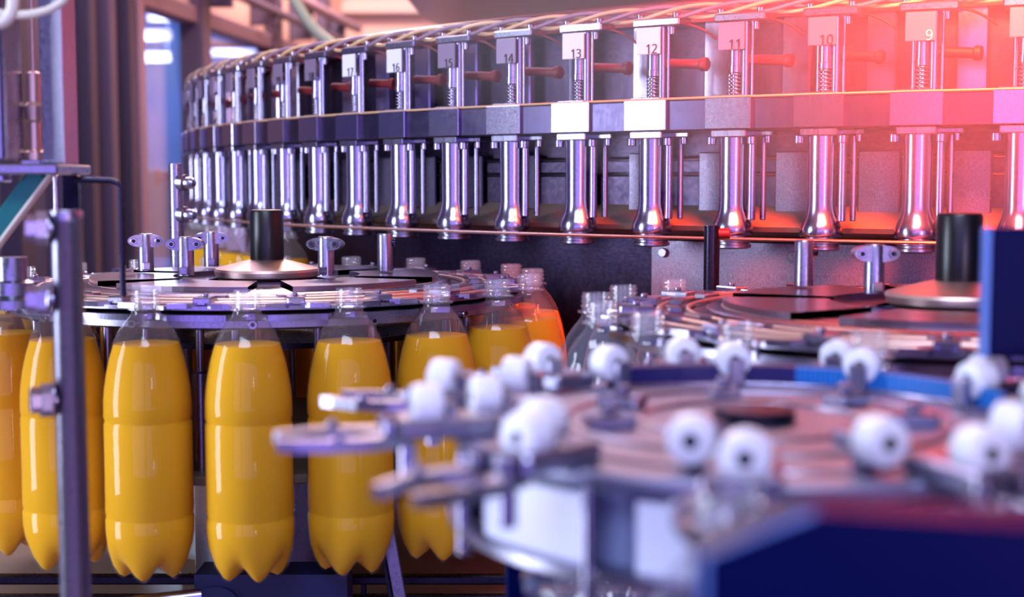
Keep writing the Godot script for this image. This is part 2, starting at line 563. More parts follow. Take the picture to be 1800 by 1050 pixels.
	obj(B.new().torus(0.035, 0, 0.016, 18, 6, 0, TAU, along(Vector3(0, 0, 1), Vector3(-0.06, 0.08, 0.008))), "print", M.orange_print, nt)
	obj(B.new().box(Vector3(0.025, 0.10, 0.004), Vector3(0.05, 0.08, 0.008), 0.001), "print", M.orange_print, nt)
	obj(B.new().box(Vector3(0.025, 0.10, 0.004), Vector3(0.12, 0.08, 0.008), 0.001), "print", M.orange_print, nt)
	obj(B.new().box(Vector3(0.08, 0.025, 0.004), Vector3(0.085, 0.09, 0.008), 0.001), "print", M.orange_print, nt)
	for y in [-0.12, -0.18, -0.24]:
		obj(B.new().box(Vector3(0.03, 0.035, 0.004), Vector3(-0.02, y, 0.008), 0.001), "print", M.red_print, nt)
	obj(B.new().box(Vector3(0.05, 1.2, 0.05), Vector3(0.03, -1.02, -0.02), 0.004), "stand", M.grey_panel, nt)


# ---------------------------------------------------------------- the filler
func fill_angle(number: int) -> float:
	return deg_to_rad(-55.5 + (19 - number) * STEP)

func fill_point(a: float, r: float, up: float) -> Vector3:
	return Vector3(FILL_X + sin(a) * r, EYE + up, -FILL_D + cos(a) * r)

func filler() -> void:
	var a0 := deg_to_rad(-118.0)
	var a1 := deg_to_rad(8.0)
	var t := thing("filler_carousel", Vector3(FILL_X, 0, -FILL_D), "round stainless steel carousel behind the row of filling valves", "machine")
	obj(B.new().lathe([Vector2(1.97, EYE + 0.061), Vector2(2.0775, EYE + 0.061), Vector2(2.079, EYE + 0.0625), Vector2(2.079, EYE + 0.0965), Vector2(2.0775, EYE + 0.098), Vector2(1.96, EYE + 0.098)], 168, Transform3D(), a0, a1), "valve_band", M.band_steel, t)
	obj(B.new().lathe([Vector2(1.955, EYE - 0.075), Vector2(2.03, EYE - 0.06), Vector2(2.034, EYE - 0.054), Vector2(1.975, EYE - 0.036), Vector2(1.965, EYE - 0.030)], 168, Transform3D(), a0, a1), "ledge", M.ledge_reflection, t)
	obj(B.new().lathe([Vector2(1.955, EYE - 0.40), Vector2(1.955, EYE - 0.075)], 168, Transform3D(), a0, a1), "skirt", M.skirt_steel, t)
	obj(B.new().lathe([Vector2(1.965, EYE - 0.03), Vector2(1.965, EYE + 0.03)], 168, Transform3D(), a0, a1), "drum_lower", M.drum_steel, t)
	obj(B.new().lathe([Vector2(1.955, EYE + 0.03), Vector2(1.955, EYE + 0.21)], 168, Transform3D(), a0, a1), "drum_upper", M.drum_steel, t)
	for y in [0.01, 0.03]:
		obj(B.new().torus(1.966, EYE + y, 0.0035, 168, 6, a0, a1), "bead", M.bright_steel, t)
	obj(B.new().lathe([Vector2(1.90, EYE + 0.200), Vector2(1.985, EYE + 0.200), Vector2(1.985, EYE + 0.226), Vector2(1.975, EYE + 0.230), Vector2(1.5, EYE + 0.232)], 168, Transform3D(), a0, a1), "cover", M.maroon, t)
	obj(B.new().torus(2.094, EYE - 0.0665, 0.0022, 168, 6, a0, a1), "guide_rail", M.cone_steel, t)
	obj(B.new().torus(2.078, EYE + 0.0995, 0.0016, 168, 6, a0, a1), "edge_rail", M.strand_cream, t)
	# tank above
	obj(B.new().lathe([Vector2(0.0, EYE + 0.345), Vector2(1.35, EYE + 0.36), Vector2(1.48, EYE + 0.375), Vector2(1.57, EYE + 0.41), Vector2(1.62, EYE + 0.47), Vector2(1.63, EYE + 0.56), Vector2(1.63, EYE + 1.2), Vector2(0, EYE + 1.2)], 96), "tank", M.maroon, t)
	obj(B.new().lathe([Vector2(0.9, 0.0), Vector2(0.9, EYE - 0.4), Vector2(1.955, EYE - 0.4)], 96), "pedestal", M.dark_steel, t)
	# added strands that stand for the motion trail of the valve heads
	for s in 4:
		var pts := []
		for i in 421:
			var f := i / 420.0
			var a := a0 + (a1 - a0) * f
			var ph := f * 126.0 / 6.0 * TAU + s * TAU / 4.0
			pts.append(Vector3(sin(a) * (2.066 + 0.007 * cos(ph)), EYE + 0.203 + 0.0075 * sin(ph), cos(a) * (2.066 + 0.007 * cos(ph))))
		obj(B.new().tube(pts, 0.0026, 6, false), "trail_strand", M.strand_cream if s % 2 == 0 else M.tan_frame, t)
	# brackets and pale plates between drum and valves, one for each valve
	var slab := obj(B.new().box(Vector3(0.036, 0.124, 0.012), Vector3.ZERO, 0.002), "bracket", M.block_steel, t)
	var plate := obj(B.new().box(Vector3(0.050, 0.085, 0.006), Vector3.ZERO, 0.0015), "splash_plate", M.splash_steel, t)
	var first := true
	for number in range(4, 27):
		var a := fill_angle(number) + deg_to_rad(1.25)
		var at := Vector3(sin(a) * 1.972, EYE + 0.164, cos(a) * 1.972)
		var at2 := Vector3(sin(a) * 1.972, EYE - 0.005, cos(a) * 1.972)
		if first:
			slab.position = at
			slab.rotation.y = a
			plate.position = at2
			plate.rotation.y = a
			first = false
		else:
			again(slab, t, at, a)
			again(plate, t, at2, a)
	# curved splash guard behind the nozzles on the right
	var g := thing("splash_guard", Vector3(FILL_X, 0, -FILL_D), "mottled steel splash guard below the nozzles of valves 10 and 11", "guard")
	obj(B.new().lathe([Vector2(2.0, EYE - 0.30), Vector2(2.0, EYE - 0.075), Vector2(1.996, EYE - 0.073), Vector2(1.992, EYE - 0.30)], 40, Transform3D(), deg_to_rad(-35.5), deg_to_rad(-18.0)), "sheet", M.splash_steel, g)
	for d in [-35.0, -30.0, -25.0]:
		var a := deg_to_rad(d)
		obj(B.new().cyl(0.006, 0, 0.005, 14, along(Vector3(sin(a), 0, cos(a)), Vector3(sin(a) * 2.0, EYE - 0.09, cos(a) * 2.0))), "bolt", M.steel, g)
	# valves
	var proto := valve()
	var where := {20: "first valve left of number 19", 21: "second valve left of number 19", 22: "third valve left of number 19"}
	for number in range(6, 31):
		var v := proto
		if number != 6:
			v = proto.duplicate()
			v.name = numbered("filling_valve")
			add_child(v)
		var a := fill_angle(number)
		v.position = fill_point(a, FILL_R, -0.09)
		v.rotation.y = a
		var white := number in [12, 13, 16, 17]
		var p: MeshInstance3D = v.get_node("number_plate")
		p.material_override = M.plate_white if white else M.plate_grey
		if number >= 9 and number <= 19:
			tag(v, "steel filling valve with the %s plate that reads %s" % ["white" if white else "grey", ["nine", "ten", "eleven", "twelve", "thirteen", "fourteen", "fifteen", "sixteen", "seventeen", "eighteen", "nineteen"][number - 9]], "filling valve", "filling valves on the carousel")
			var tm := TextMesh.new()
			var font := SystemFont.new()
			font.font_names = PackedStringArray(["Droid Sans"])
			tm.font = font
			tm.text = str(number)
			tm.font_size = 64
			tm.pixel_size = 0.000245
			tm.depth = 0.0006
			tm.horizontal_alignment = HORIZONTAL_ALIGNMENT_RIGHT
			var tx := MeshInstance3D.new()
			tx.name = "number"
			tx.mesh = tm
			tx.material_override = M.print_pale if number == 9 else M.print_black
			p.add_child(tx)
			tx.position = Vector3(0.014, -0.0100, 0.0019)
		elif number < 9:
			tag(v, ["steel filling valve right of number 9, cut by the frame", "steel filling valve behind the navy panel at right edge", "steel filling valve just beyond the right edge of the picture"][8 - number], "filling valve", "filling valves on the carousel")
		elif number <= 22:
			tag(v, "steel filling valve, the " + where[number], "filling valve", "filling valves on the carousel")
		else:
			tag(v, "steel filling valve crowded at the far left edge of the carousel", "filling valve", "crowded valves at the left edge")
	proto.name = "filling_valve"

func valve() -> Node3D:
	taken["filling_valve"] = 0
	var t := thing("filling_valve_first", Vector3.ZERO, "x", "filling valve")
	var e := 0.09   # local zero is 9 cm below the height of the lens
	obj(B.new().box(Vector3(0.058, 0.037, 0.040), Vector3(0, e + 0.0805, 0.004), 0.0008), "block", M.block_steel, t)
	# under the block: flange, its screws, sleeve with bell mouth, rods
	obj(B.new().box(Vector3(0.044, 0.009, 0.036), Vector3(0, e + 0.0568, 0.004), 0.0012), "flange", M.steel, t)
	for s in [-1.0, 1.0]:
		var x: float = 0.0255 if s > 0 else -0.0255
		obj(B.new().cyl(0.0058, e + 0.0440, e + 0.0535, 14, Transform3D(Basis(), Vector3(x, 0, 0.010))), "screw", M.bright_steel, t)
	obj(B.new().cyl(0.0042, e + 0.0455, e + 0.0545, 12, Transform3D(Basis(), Vector3(0.040, 0, -0.004))), "screw", M.bright_steel, t)
	obj(B.new().box(Vector3(0.030, 0.006, 0.014), Vector3(0.033, e + 0.057, -0.004), 0.001), "lug", M.steel, t)
	obj(B.new().lathe([Vector2(0.0, e + 0.053), Vector2(0.0165, e + 0.053), Vector2(0.0160, e - 0.024), Vector2(0.0167, e - 0.032), Vector2(0.0188, e - 0.040), Vector2(0.0218, e - 0.047), Vector2(0.0240, e - 0.053), Vector2(0.0246, e - 0.061), Vector2(0.0236, e - 0.063), Vector2(0.0, e - 0.063)], 28, Transform3D(Basis(), Vector3(0, 0, 0.004))), "sleeve", M.bright_steel, t)
	obj(B.new().cyl(0.0048, e - 0.045, e + 0.053, 12, Transform3D(Basis(), Vector3(0.0245, 0, 0.006))), "guide_rod", M.bright_steel, t)
	obj(B.new().cyl(0.0036, e - 0.045, e + 0.053, 12, Transform3D(Basis(), Vector3(0.034, 0, -0.006))), "guide_rod", M.steel, t)
	obj(B.new().lathe([Vector2(0.0, e - 0.063), Vector2(0.020, e - 0.063), Vector2(0.020, e - 0.066), Vector2(0.0235, e - 0.067), Vector2(0.0235, e - 0.070), Vector2(0.0205, e - 0.071), Vector2(0.0205, e - 0.0735), Vector2(0.0225, e - 0.0745), Vector2(0.0225, e - 0.0775), Vector2(0.019, e - 0.079), Vector2(0.009, e - 0.079), Vector2(0.009, e - 0.070)], 24, Transform3D(Basis(), Vector3(0, 0, 0.004))), "nozzle_ring", M.steel, t)
	# above the block
	obj(B.new().box(Vector3(0.040, 0.0035, 0.030), Vector3(-0.004, e + 0.1007, 0.002), 0.0008), "foot_plate", M.steel, t)
	var pts := []
	for i in 73:
		var f := i / 72.0
		pts.append(Vector3(0.003 + 0.0072 * cos(f * 5.5 * TAU), e + 0.1035 + f * 0.024, 0.008 + 0.0072 * sin(f * 5.5 * TAU)))
	obj(B.new().tube(pts, 0.0013, 6), "spring", M.bright_steel, t)
	obj(B.new().lathe([Vector2(0.0045, e + 0.1), Vector2(0.0045, e + 0.127), Vector2(0.0085, e + 0.128), Vector2(0.0085, e + 0.135), Vector2(0.0078, e + 0.1355), Vector2(0.0078, e + 0.160), Vector2(0, e + 0.160)], 18, Transform3D(Basis(), Vector3(0.003, 0, 0.008))), "stem", M.bright_steel, t)
	obj(B.new().cyl(0.0050, e + 0.1, e + 0.188, 14, Transform3D(Basis(), Vector3(0.0155, 0, 0.008))), "post", M.bright_steel, t)
	obj(B.new().cyl(0.0018, e + 0.1, e + 0.188, 8, Transform3D(Basis(), Vector3(0.0250, 0, 0.010))), "post", M.bright_steel, t)
	obj(B.new().cyl(0.0042, e + 0.1, e + 0.188, 12, Transform3D(Basis(), Vector3(-0.0075, 0, -0.004))), "post", M.steel, t)
	obj(B.new().box(Vector3(0.033, 0.032, 0.0022), Vector3(0, 0, 0), 0.0006), "number_plate", M.plate_grey, t, Vector3(0.002, e + 0.170, 0.019))
	var cap := obj(B.new().box(Vector3(0.064, 0.010, 0.034), Vector3(0.010, e + 0.192, 0), 0.0018), "cap", M.steel, t)
	for x in [-0.016, 0.033]:
		obj(B.new().cyl(0.005, e + 0.197, e + 0.203, 12, Transform3D(Basis(), Vector3(x, 0, 0.006))), "screw", M.bright_steel, cap)
	obj(B.new().cyl(0.0035, e + 0.177, e + 0.187, 10, Transform3D(Basis(), Vector3(0.029, 0, 0.008))), "nipple", M.bright_steel, t)
	# pressure line behind the valve and a thin cable to the next one
	obj(B.new().tube([Vector3(0.0, e + 0.146, -0.022), Vector3(0.058, e + 0.142, -0.020)], 0.0062, 10), "air_line", M.red_hose, t)
	obj(B.new().cyl(0.0085, 0.0, 0.010, 14, along(Vector3(1, -0.07, 0.03), Vector3(0.053, e + 0.1424, -0.020)), 0.002), "air_fitting", M.red_hose, t)
	var cb := []
	for i in 13:
		var f := i / 12.0
		cb.append(Vector3(0.034 + f * 0.046, e + 0.190 - 0.020 * f * f, 0.002 - 0.010 * f))
	obj(B.new().tube(cb, 0.0017, 6), "cable", M.red_hose, t)
	return t


# ---------------------------------------------------------------- star wheels
func pocket_outline(R: float, rb: float, rp: float, count: int, phase: float, per := 22) -> PackedFloat32Array:
	var out := PackedFloat32Array()
	var k := count * per
	for i in k:
		var a := TAU * i / k
		var d := fposmod(a - phase + PI / count, TAU / count) - PI / count
		var r := R
		var s := rp * rp - rb * rb * sin(d) * sin(d)
		if s > 0.0:
			r = minf(R, rb * cos(d) - sqrt(s))
		out.append(r)
	return out

func fixed(r: float, k: int) -> PackedFloat32Array:
	var out := PackedFloat32Array()
	out.resize(k)
	out.fill(r)
	return out

const STAR_R := 0.32
const POCKETS := 20

func star_wheel(at: Vector3, label: String, phase := 0.0) -> Node3D:
	var t := thing("star_wheel", at, label, "star wheel")
	var ph := deg_to_rad(6.2) + phase
	var k := POCKETS * 22
	# upper and lower neck plates with pockets, flange between
	obj(B.new().ring(fixed(0.15, k), pocket_outline(0.318, STAR_R, 0.0175, POCKETS, ph), -0.136, -0.130), "neck_plate", M.disc_steel, t)
	obj(B.new().ring(fixed(0.10, k), pocket_outline(0.304, STAR_R, 0.0185, POCKETS, ph), -0.1265, -0.1225), "top_plate", M.disc_steel, t)
	obj(B.new().lathe([Vector2(0.262, -0.147), Vector2(0.292, -0.147), Vector2(0.294, -0.145), Vector2(0.294, -0.138), Vector2(0.292, -0.136), Vector2(0.262, -0.136)], 96), "flange", M.steel, t)
	for i in 15:
		var a := TAU * i / 15 + 0.12
		var o := Vector3(sin(a), 0, cos(a))
		var bo := obj(B.new().cyl(0.0052, 0, 0.005, 16, along(o, o * 0.293 + Vector3.UP * -0.1415)), "bolt", M.bright_steel, t)
		obj(B.new().cyl(0.0024, 0, 0.0006, 6, along(o, o * 0.2979 + Vector3.UP * -0.1415), 0.0001), "socket", M.dark_hole, bo)
	# concentric ridges added to mimic the blurred reflection streaks on the top
	for e in [[0.285, -0.1215, 0.0022], [0.262, -0.121, 0.003], [0.236, -0.120, 0.0022], [0.205, -0.119, 0.003], [0.176, -0.1185, 0.0022]]:
		obj(B.new().torus(e[0], e[1], e[2], 96, 8), "streak_ridge", M.cone_steel, t)
	obj(B.new().lathe([Vector2(0.22, -0.1225), Vector2(0.22, -0.1185), Vector2(0.216, -0.1165), Vector2(0.07, -0.1165)], 96), "inner_disc", M.disc_steel, t)
	# clips at the pockets
	for i in POCKETS:
		var a := ph + TAU * (i + 0.5) / POCKETS
		var o := Vector3(sin(a), 0, cos(a))
		var bs := Basis(Vector3.UP, a)
		var c := obj(B.new().box(Vector3(0.018, 0.008, 0.030), Vector3(0, 0, 0), 0.0012), "clip", M.bright_steel, t, o * 0.283 + Vector3.UP * -0.1185)
		c.basis = bs
		obj(B.new().cyl(0.0035, 0.004, 0.0075, 10), "screw", M.bright_steel, c)
		for e in [-1.0, 1.0]:
			var f := obj(B.new().slab(PackedVector2Array([Vector2(0.004 * e, 0.0), Vector2(0.012 * e, 0.0), Vector2(0.021 * e, 0.014), Vector2(0.030 * e, 0.018), Vector2(0.0315 * e, 0.0215), Vector2(0.024 * e, 0.021), Vector2(0.012 * e, 0.020), Vector2(0.004 * e, 0.012)]), -0.003, 0.002), "finger", M.bright_steel, t, o * 0.288 + Vector3.UP * -0.1215)
			f.basis = bs
		var d := obj(B.new().box(Vector3(0.030, 0.005, 0.012), Vector3.ZERO, 0.001), "tab", M.steel, t, o * 0.250 + Vector3.UP * -0.118)
		d.basis = bs
	# dark segment plates
	for i in 6:
		var a := TAU * i / 6 + 0.3
		obj(B.new().ring(fixed(0.11, 13), fixed(0.205, 13), -0.1165, -0.1105, a, a + TAU / 6 * 0.78), "segment", M.segment_steel, t)
	# hub: dish and knob
	obj(B.new().lathe([Vector2(0.0, -0.1165), Vector2(0.055, -0.1165), Vector2(0.061, -0.112), Vector2(0.0625, -0.106), Vector2(0.061, -0.103), Vector2(0.045, -0.0985), Vector2(0.030, -0.0945), Vector2(0.020, -0.0925), Vector2(0, -0.0925)], 64, Transform3D(), 0, TAU, 30.0), "dish", M.cone_steel, t)
	obj(B.new().lathe([Vector2(0.0, -0.0925), Vector2(0.0195, -0.0925), Vector2(0.0200, -0.090), Vector2(0.0200, -0.036), Vector2(0.0185, -0.0335), Vector2(0.015, -0.033), Vector2(0, -0.033)], 32), "knob", M.black_plastic, t)
	# below: spacers, small cylinders, lower disc, shaft
	for i in 12:
		var a := TAU * i / 12 + 0.05
		obj(B.new().cyl(0.0045, -0.30, -0.147, 12, Transform3D(Basis(), Vector3(sin(a), 0, cos(a)) * 0.272)), "spacer_rod", M.steel, t)
	for i in 24:
		var a := TAU * i / 24 + 0.13
		var cy := obj(B.new().lathe([Vector2(0, -0.30), Vector2(0.009, -0.30), Vector2(0.009, -0.198), Vector2(0.007, -0.196), Vector2(0.0045, -0.196), Vector2(0.0045, -0.150), Vector2(0, -0.150)], 14, Transform3D(Basis(), Vector3(sin(a), 0, cos(a)) * 0.235)), "plunger", M.brass if i % 3 == 0 else M.steel, t)
	obj(B.new().lathe([Vector2(0.0, -0.310), Vector2(0.268, -0.310), Vector2(0.270, -0.308), Vector2(0.270, -0.302), Vector2(0.268, -0.300), Vector2(0.0, -0.300)], 72), "lower_disc", M.table_paint, t)
	obj(B.new().lathe([Vector2(0.0, -0.178), Vector2(0.20, -0.178), Vector2(0.20, -0.172), Vector2(0, -0.172)], 48), "middle_disc", M.dark_steel, t)
	obj(B.new().cyl(0.09, -0.47, -0.310, 40), "column", M.steel, t)
	return t

# posts with two-eared heads that stand on the star wheels
func small_posts(s1: Node3D, s2: Node3D) -> void:
	var spots := [
		[s1, -0.084, -0.058, 0.0, "two-eared steel clamp post, brightest, left of the hub dish", false],
		[s1, -0.154, 0.035, 0.3, "two-eared steel clamp post, leftmost on the juice star wheel", false],
		[s1, -0.092, 0.120, 0.2, "two-eared steel clamp post behind the hub of the juice wheel", false],
		[s1, 0.078, -0.058, -0.25, "two-eared steel clamp post right of the black knob", false],
		[s1, 0.138, 0.035, 1.2, "slim steel post with side screw, rightmost on the juice wheel", true],
		[s2, -0.105, 0.150, 1.1, "steel post with side screw on the wheel of empty bottles", true],
		[s2, -0.060, 0.055, 0.1, "bright two-eared clamp post beside the hub of the empty bottle wheel", false]]
	for e in spots:
		var c: Vector3 = e[0].position
		var t := thing("clamp_post", c + Vector3(e[1], -0.108, -e[2]), e[4], "clamp", "clamp posts on the star wheels", e[3])
		obj(B.new().lathe([Vector2(0, 0), Vector2(0.0095, 0), Vector2(0.0095, 0.043), Vector2(0.0085, 0.045), Vector2(0, 0.045)], 20), "post", M.steel, t)
		if e[5]:
			obj(B.new().cyl(0.005, 0.006, 0.013, 12, along(Vector3(0.5, 0, 1), Vector3(0, 0.034, 0))), "screw", M.dark_steel, t)
			continue
		var head := PackedVector2Array()
		for i in 25:
			var f := i / 24.0 * TAU
			var x := 0.0215 * signf(cos(f)) * pow(absf(cos(f)), 0.8)
			head.append(Vector2(x, 0.0078 * sin(f) * (1.0 if absf(x) > 0.012 else 1.0)))
		head.remove_at(24)
		obj(B.new().slab(head, -0.007, 0.007, Transform3D(Basis(Vector3.RIGHT, PI / 2), Vector3(0, 0.0365, 0.001))), "ear_plate", M.steel, t)
		for x in [-0.0145, 0.0145]:
			obj(B.new().cyl(0.0042, 0, 0.0012, 14, along(Vector3(0, 0, 1), Vector3(x, 0.0365, 0.008))), "bolt", M.bright_steel, t)
			obj(B.new().cyl(0.0023, 0, 0.0004, 10, along(Vector3(0, 0, 1), Vector3(x, 0.0365, 0.0092)), 0.0001), "hole", M.dark_hole, t)
		obj(B.new().box(Vector3(0.009, 0.009, 0.004), Vector3(0, 0.006, 0.010), 0.0008), "shim", M.bright_steel, t)
	var gp := thing("guide_post", W(0.222, -0.30, 1.58), "dark round post standing between filler and empty bottle wheel", "post")
	obj(B.new().cyl(0.0088, 0.0, 0.252, 20), "rod", M.dark_steel, gp)
	obj(B.new().cyl(0.006, 0.007, 0.020, 12, along(Vector3(1, 0, 0.2), Vector3(0, 0.243, 0))), "knob", M.maroon, gp)
	obj(B.new().cyl(0.02, -0.17, 0.0, 20), "foot", M.dark_steel, gp)


# ---------------------------------------------------------------- bottles
const BOTTLE_H := 0.277

func bottle_side() -> Array:
	return [Vector2(0.0425, 0.045), Vector2(0.0428, 0.058), Vector2(0.0419, 0.0605), Vector2(0.0419, 0.0625), Vector2(0.0426, 0.065), Vector2(0.0424, 0.10), Vector2(0.0424, 0.150), Vector2(0.0415, 0.1525), Vector2(0.0415, 0.1545), Vector2(0.0424, 0.157), Vector2(0.0422, 0.172), Vector2(0.0412, 0.184), Vector2(0.0392, 0.197), Vector2(0.0360, 0.212), Vector2(0.0318, 0.226), Vector2(0.0265, 0.2375), Vector2(0.0205, 0.2465), Vector2(0.0160, 0.2515), Vector2(0.0138, 0.2550), Vector2(0.0132, 0.2585)]

func petal_base(b: B, grow: float, y_lift: float) -> void:
	var lobe := [Vector2(0.0425, 0.045), Vector2(0.0408, 0.028), Vector2(0.0365, 0.0125), Vector2(0.0310, 0.0030), Vector2(0.0265, 0.0), Vector2(0.021, 0.0025), Vector2(0.0, 0.012)]
	var dale := [Vector2(0.0425, 0.045), Vector2(0.0410, 0.035), Vector2(0.0375, 0.0255), Vector2(0.0315, 0.0185), Vector2(0.0265, 0.0155), Vector2(0.021, 0.0135), Vector2(0.0, 0.012)]
	var segs := 60
	var rows := []
	for i in lobe.size():
		var row := []
		for j in segs:
			var a := TAU * j / segs
			var w := pow(0.5 + 0.5 * cos(5.0 * a), 0.8)
			var p: Vector2 = dale[i].lerp(lobe[i], w)
			row.append(Vector3(sin(a) * maxf(p.x - grow, 0.0), p.y + y_lift * (1.0 - p.y / 0.045), cos(a) * maxf(p.x - grow, 0.0)))
		rows.append(row)
	var nrm := func(i: int, j: int) -> Vector3:
		var du: Vector3 = rows[mini(i + 1, rows.size() - 1)][j] - rows[maxi(i - 1, 0)][j]
		var dv: Vector3 = rows[i][(j + 1) % segs] - rows[i][(j + segs - 1) % segs]
		var o := du.cross(dv)
		if i == 0:
			return (Vector3(sin(TAU * j / segs), 0, cos(TAU * j / segs)))
		if o.length() < 1e-9 or i == rows.size() - 1:
			return Vector3.DOWN
		o = o.normalized()
		return o if o.dot(rows[i][j] - Vector3(0, 0.05, 0)) > 0.0 else -o
	for i in rows.size() - 1:
		for j in segs:
			var j2 := (j + 1) % segs
			b.quad(rows[i][j], rows[i + 1][j], rows[i + 1][j2], rows[i][j2], nrm.call(i, j), nrm.call(i + 1, j), nrm.call(i + 1, j2), nrm.call(i, j2))

func make_bottle(called: String, full: bool, level: float) -> Node3D:
	var t := thing(called, Vector3.ZERO, "x", "bottle")
	var b := B.new()
	petal_base(b, 0.0, 0.0)
	var low := []
	var high := []
	var outline := bottle_side()
	for i in outline.size():
		if not full or outline[i].y < level:
			low.append(outline[i])
		else:
			if high.is_empty():
				var q: Vector2 = outline[i - 1].lerp(outline[i], (level - outline[i - 1].y) / (outline[i].y - outline[i - 1].y))
				low.append(q)
				high.append(q)
			high.append(outline[i])
	b.lathe(low, 60, Transform3D(), 0, TAU, 60.0)
	obj(b, "shell", M.pet if full else M.pet_clear, t)
	if full:
		obj(B.new().lathe(high, 60, Transform3D(), 0, TAU, 60.0), "shoulder", M.pet_shoulder, t)
	var f := B.new()
	f.lathe([Vector2(0.0132, 0.2585), Vector2(0.0168, 0.2588), Vector2(0.0170, 0.2605), Vector2(0.0132, 0.2612), Vector2(0.0128, 0.2635), Vector2(0.0143, 0.2642), Vector2(0.0143, 0.2655), Vector2(0.0128, 0.2665), Vector2(0.0128, 0.2680), Vector2(0.0139, 0.2687), Vector2(0.0139, 0.2700), Vector2(0.0128, 0.2710), Vector2(0.0128, 0.2724), Vector2(0.0138, 0.2730), Vector2(0.0138, 0.2742), Vector2(0.0128, 0.2750), Vector2(0.0128, BOTTLE_H), Vector2(0.0112, BOTTLE_H), Vector2(0.0112, 0.2585)], 40)
	obj(f, "neck", M.pet_neck, t)
	if full:
		var g := B.new()
		petal_base(g, 0.0012, 0.0015)
		var prof := []
		for p in bottle_side():
			if p.y < level:
				prof.append(Vector2(p.x - 0.0012, p.y))
		var side := bottle_side()
		for i in side.size() - 1:
			if side[i].y < level and side[i + 1].y >= level:
				var q: Vector2 = side[i].lerp(side[i + 1], (level - side[i].y) / (side[i + 1].y - side[i].y))
				prof.append(Vector2(q.x - 0.0012, level))
		prof.append(Vector2(0, level))
		g.lathe(prof, 60)
		obj(g, "juice", M.juice, t)
	return t

func bottles() -> void:
	# juice in the left star wheel
	var proto := make_bottle("juice_bottle", true, 0.2265)
	var names := {
		0: "juice bottle in front of the black knob, second right of the steel rod", 1: "juice bottle half behind the gripper tips", 2: "juice bottle left of the white panelled drum", 3: "juice bottle above the white rollers, second from the wheel's right end",
		4: "juice bottle at the right end of the juice wheel", -1: "juice bottle just right of the steel rod", -2: "juice bottle behind the steel rod with bolts", -3: "juice bottle at the left edge of the picture", -4: "juice bottle cut by the left edge, behind the leftmost one"}
	var first := true
	for i in range(-9, 11):
		var o := proto
		if not first:
			o = proto.duplicate()
			o.name = numbered("juice_bottle")
			add_child(o)
		first = false
		var a := deg_to_rad(6.2) + TAU * i / POCKETS
		o.position = W(-0.293 + sin(a) * STAR_R, -0.1055 - BOTTLE_H * 1.03, 1.70 - cos(a) * STAR_R)
		o.rotation.y = a * 1.7 + 0.3
		o.scale = Vector3.ONE * 1.03
		if names.has(i):
			tag(o, names[i], "bottle", "juice bottles in the left star wheel")
		else:
			tag(o, "juice bottle on the far side of the star wheel, seen between the front ones", "bottle", "juice bottles on the far side of the star wheel")
	# juice bottles that still hang under the filler at the far left
	for number in range(19, 28):
		var o := proto.duplicate()
		o.name = numbered("juice_bottle")
		add_child(o)
		o.position = fill_point(fill_angle(number), FILL_R + 0.004, -0.080 - BOTTLE_H)
		tag(o, "juice bottle hanging under the carousel's left end, behind the star wheel", "bottle", "juice bottles under the filler")
	# empty bottles in the right star wheel
	var clear := make_bottle("empty_bottle", false, 0.0)
	first = true
	var where := {-5: "front one of the two leftmost empty clear bottles", -6: "rear one of the two leftmost empty clear bottles", -4: "empty clear bottle right of the leftmost pair, above the navy ring", -3: "empty clear bottle nearest in front of the empty bottle wheel"}
	for i in range(-8, -1):
		var o := clear
		if not first:
			o = clear.duplicate()
			o.name = numbered("empty_bottle")
			add_child(o)
		first = false
		var a := deg_to_rad(6.2) + 0.0367 + TAU * i / POCKETS
		o.position = W(0.393 + sin(a) * STAR_R, 0.006 - 0.1076 - BOTTLE_H, 1.25 - cos(a) * STAR_R)
		o.rotation.y = a
		tag(o, "empty clear bottle with only its neck seen above the star plates", "bottle", "empty bottles in the right star wheel")
		if where.has(i): tag(o, where[i], "bottle")


	var held := clear.duplicate()
	held.name = numbered("empty_bottle")
	add_child(held)
	held.position = W(0.129 + sin(deg_to_rad(-12.1)) * 0.229, -0.116 - BOTTLE_H, 0.75 - cos(deg_to_rad(-12.1)) * 0.229)
	tag(held, "blurred empty bottle held by the nearest gripper, before the white drum", "bottle")


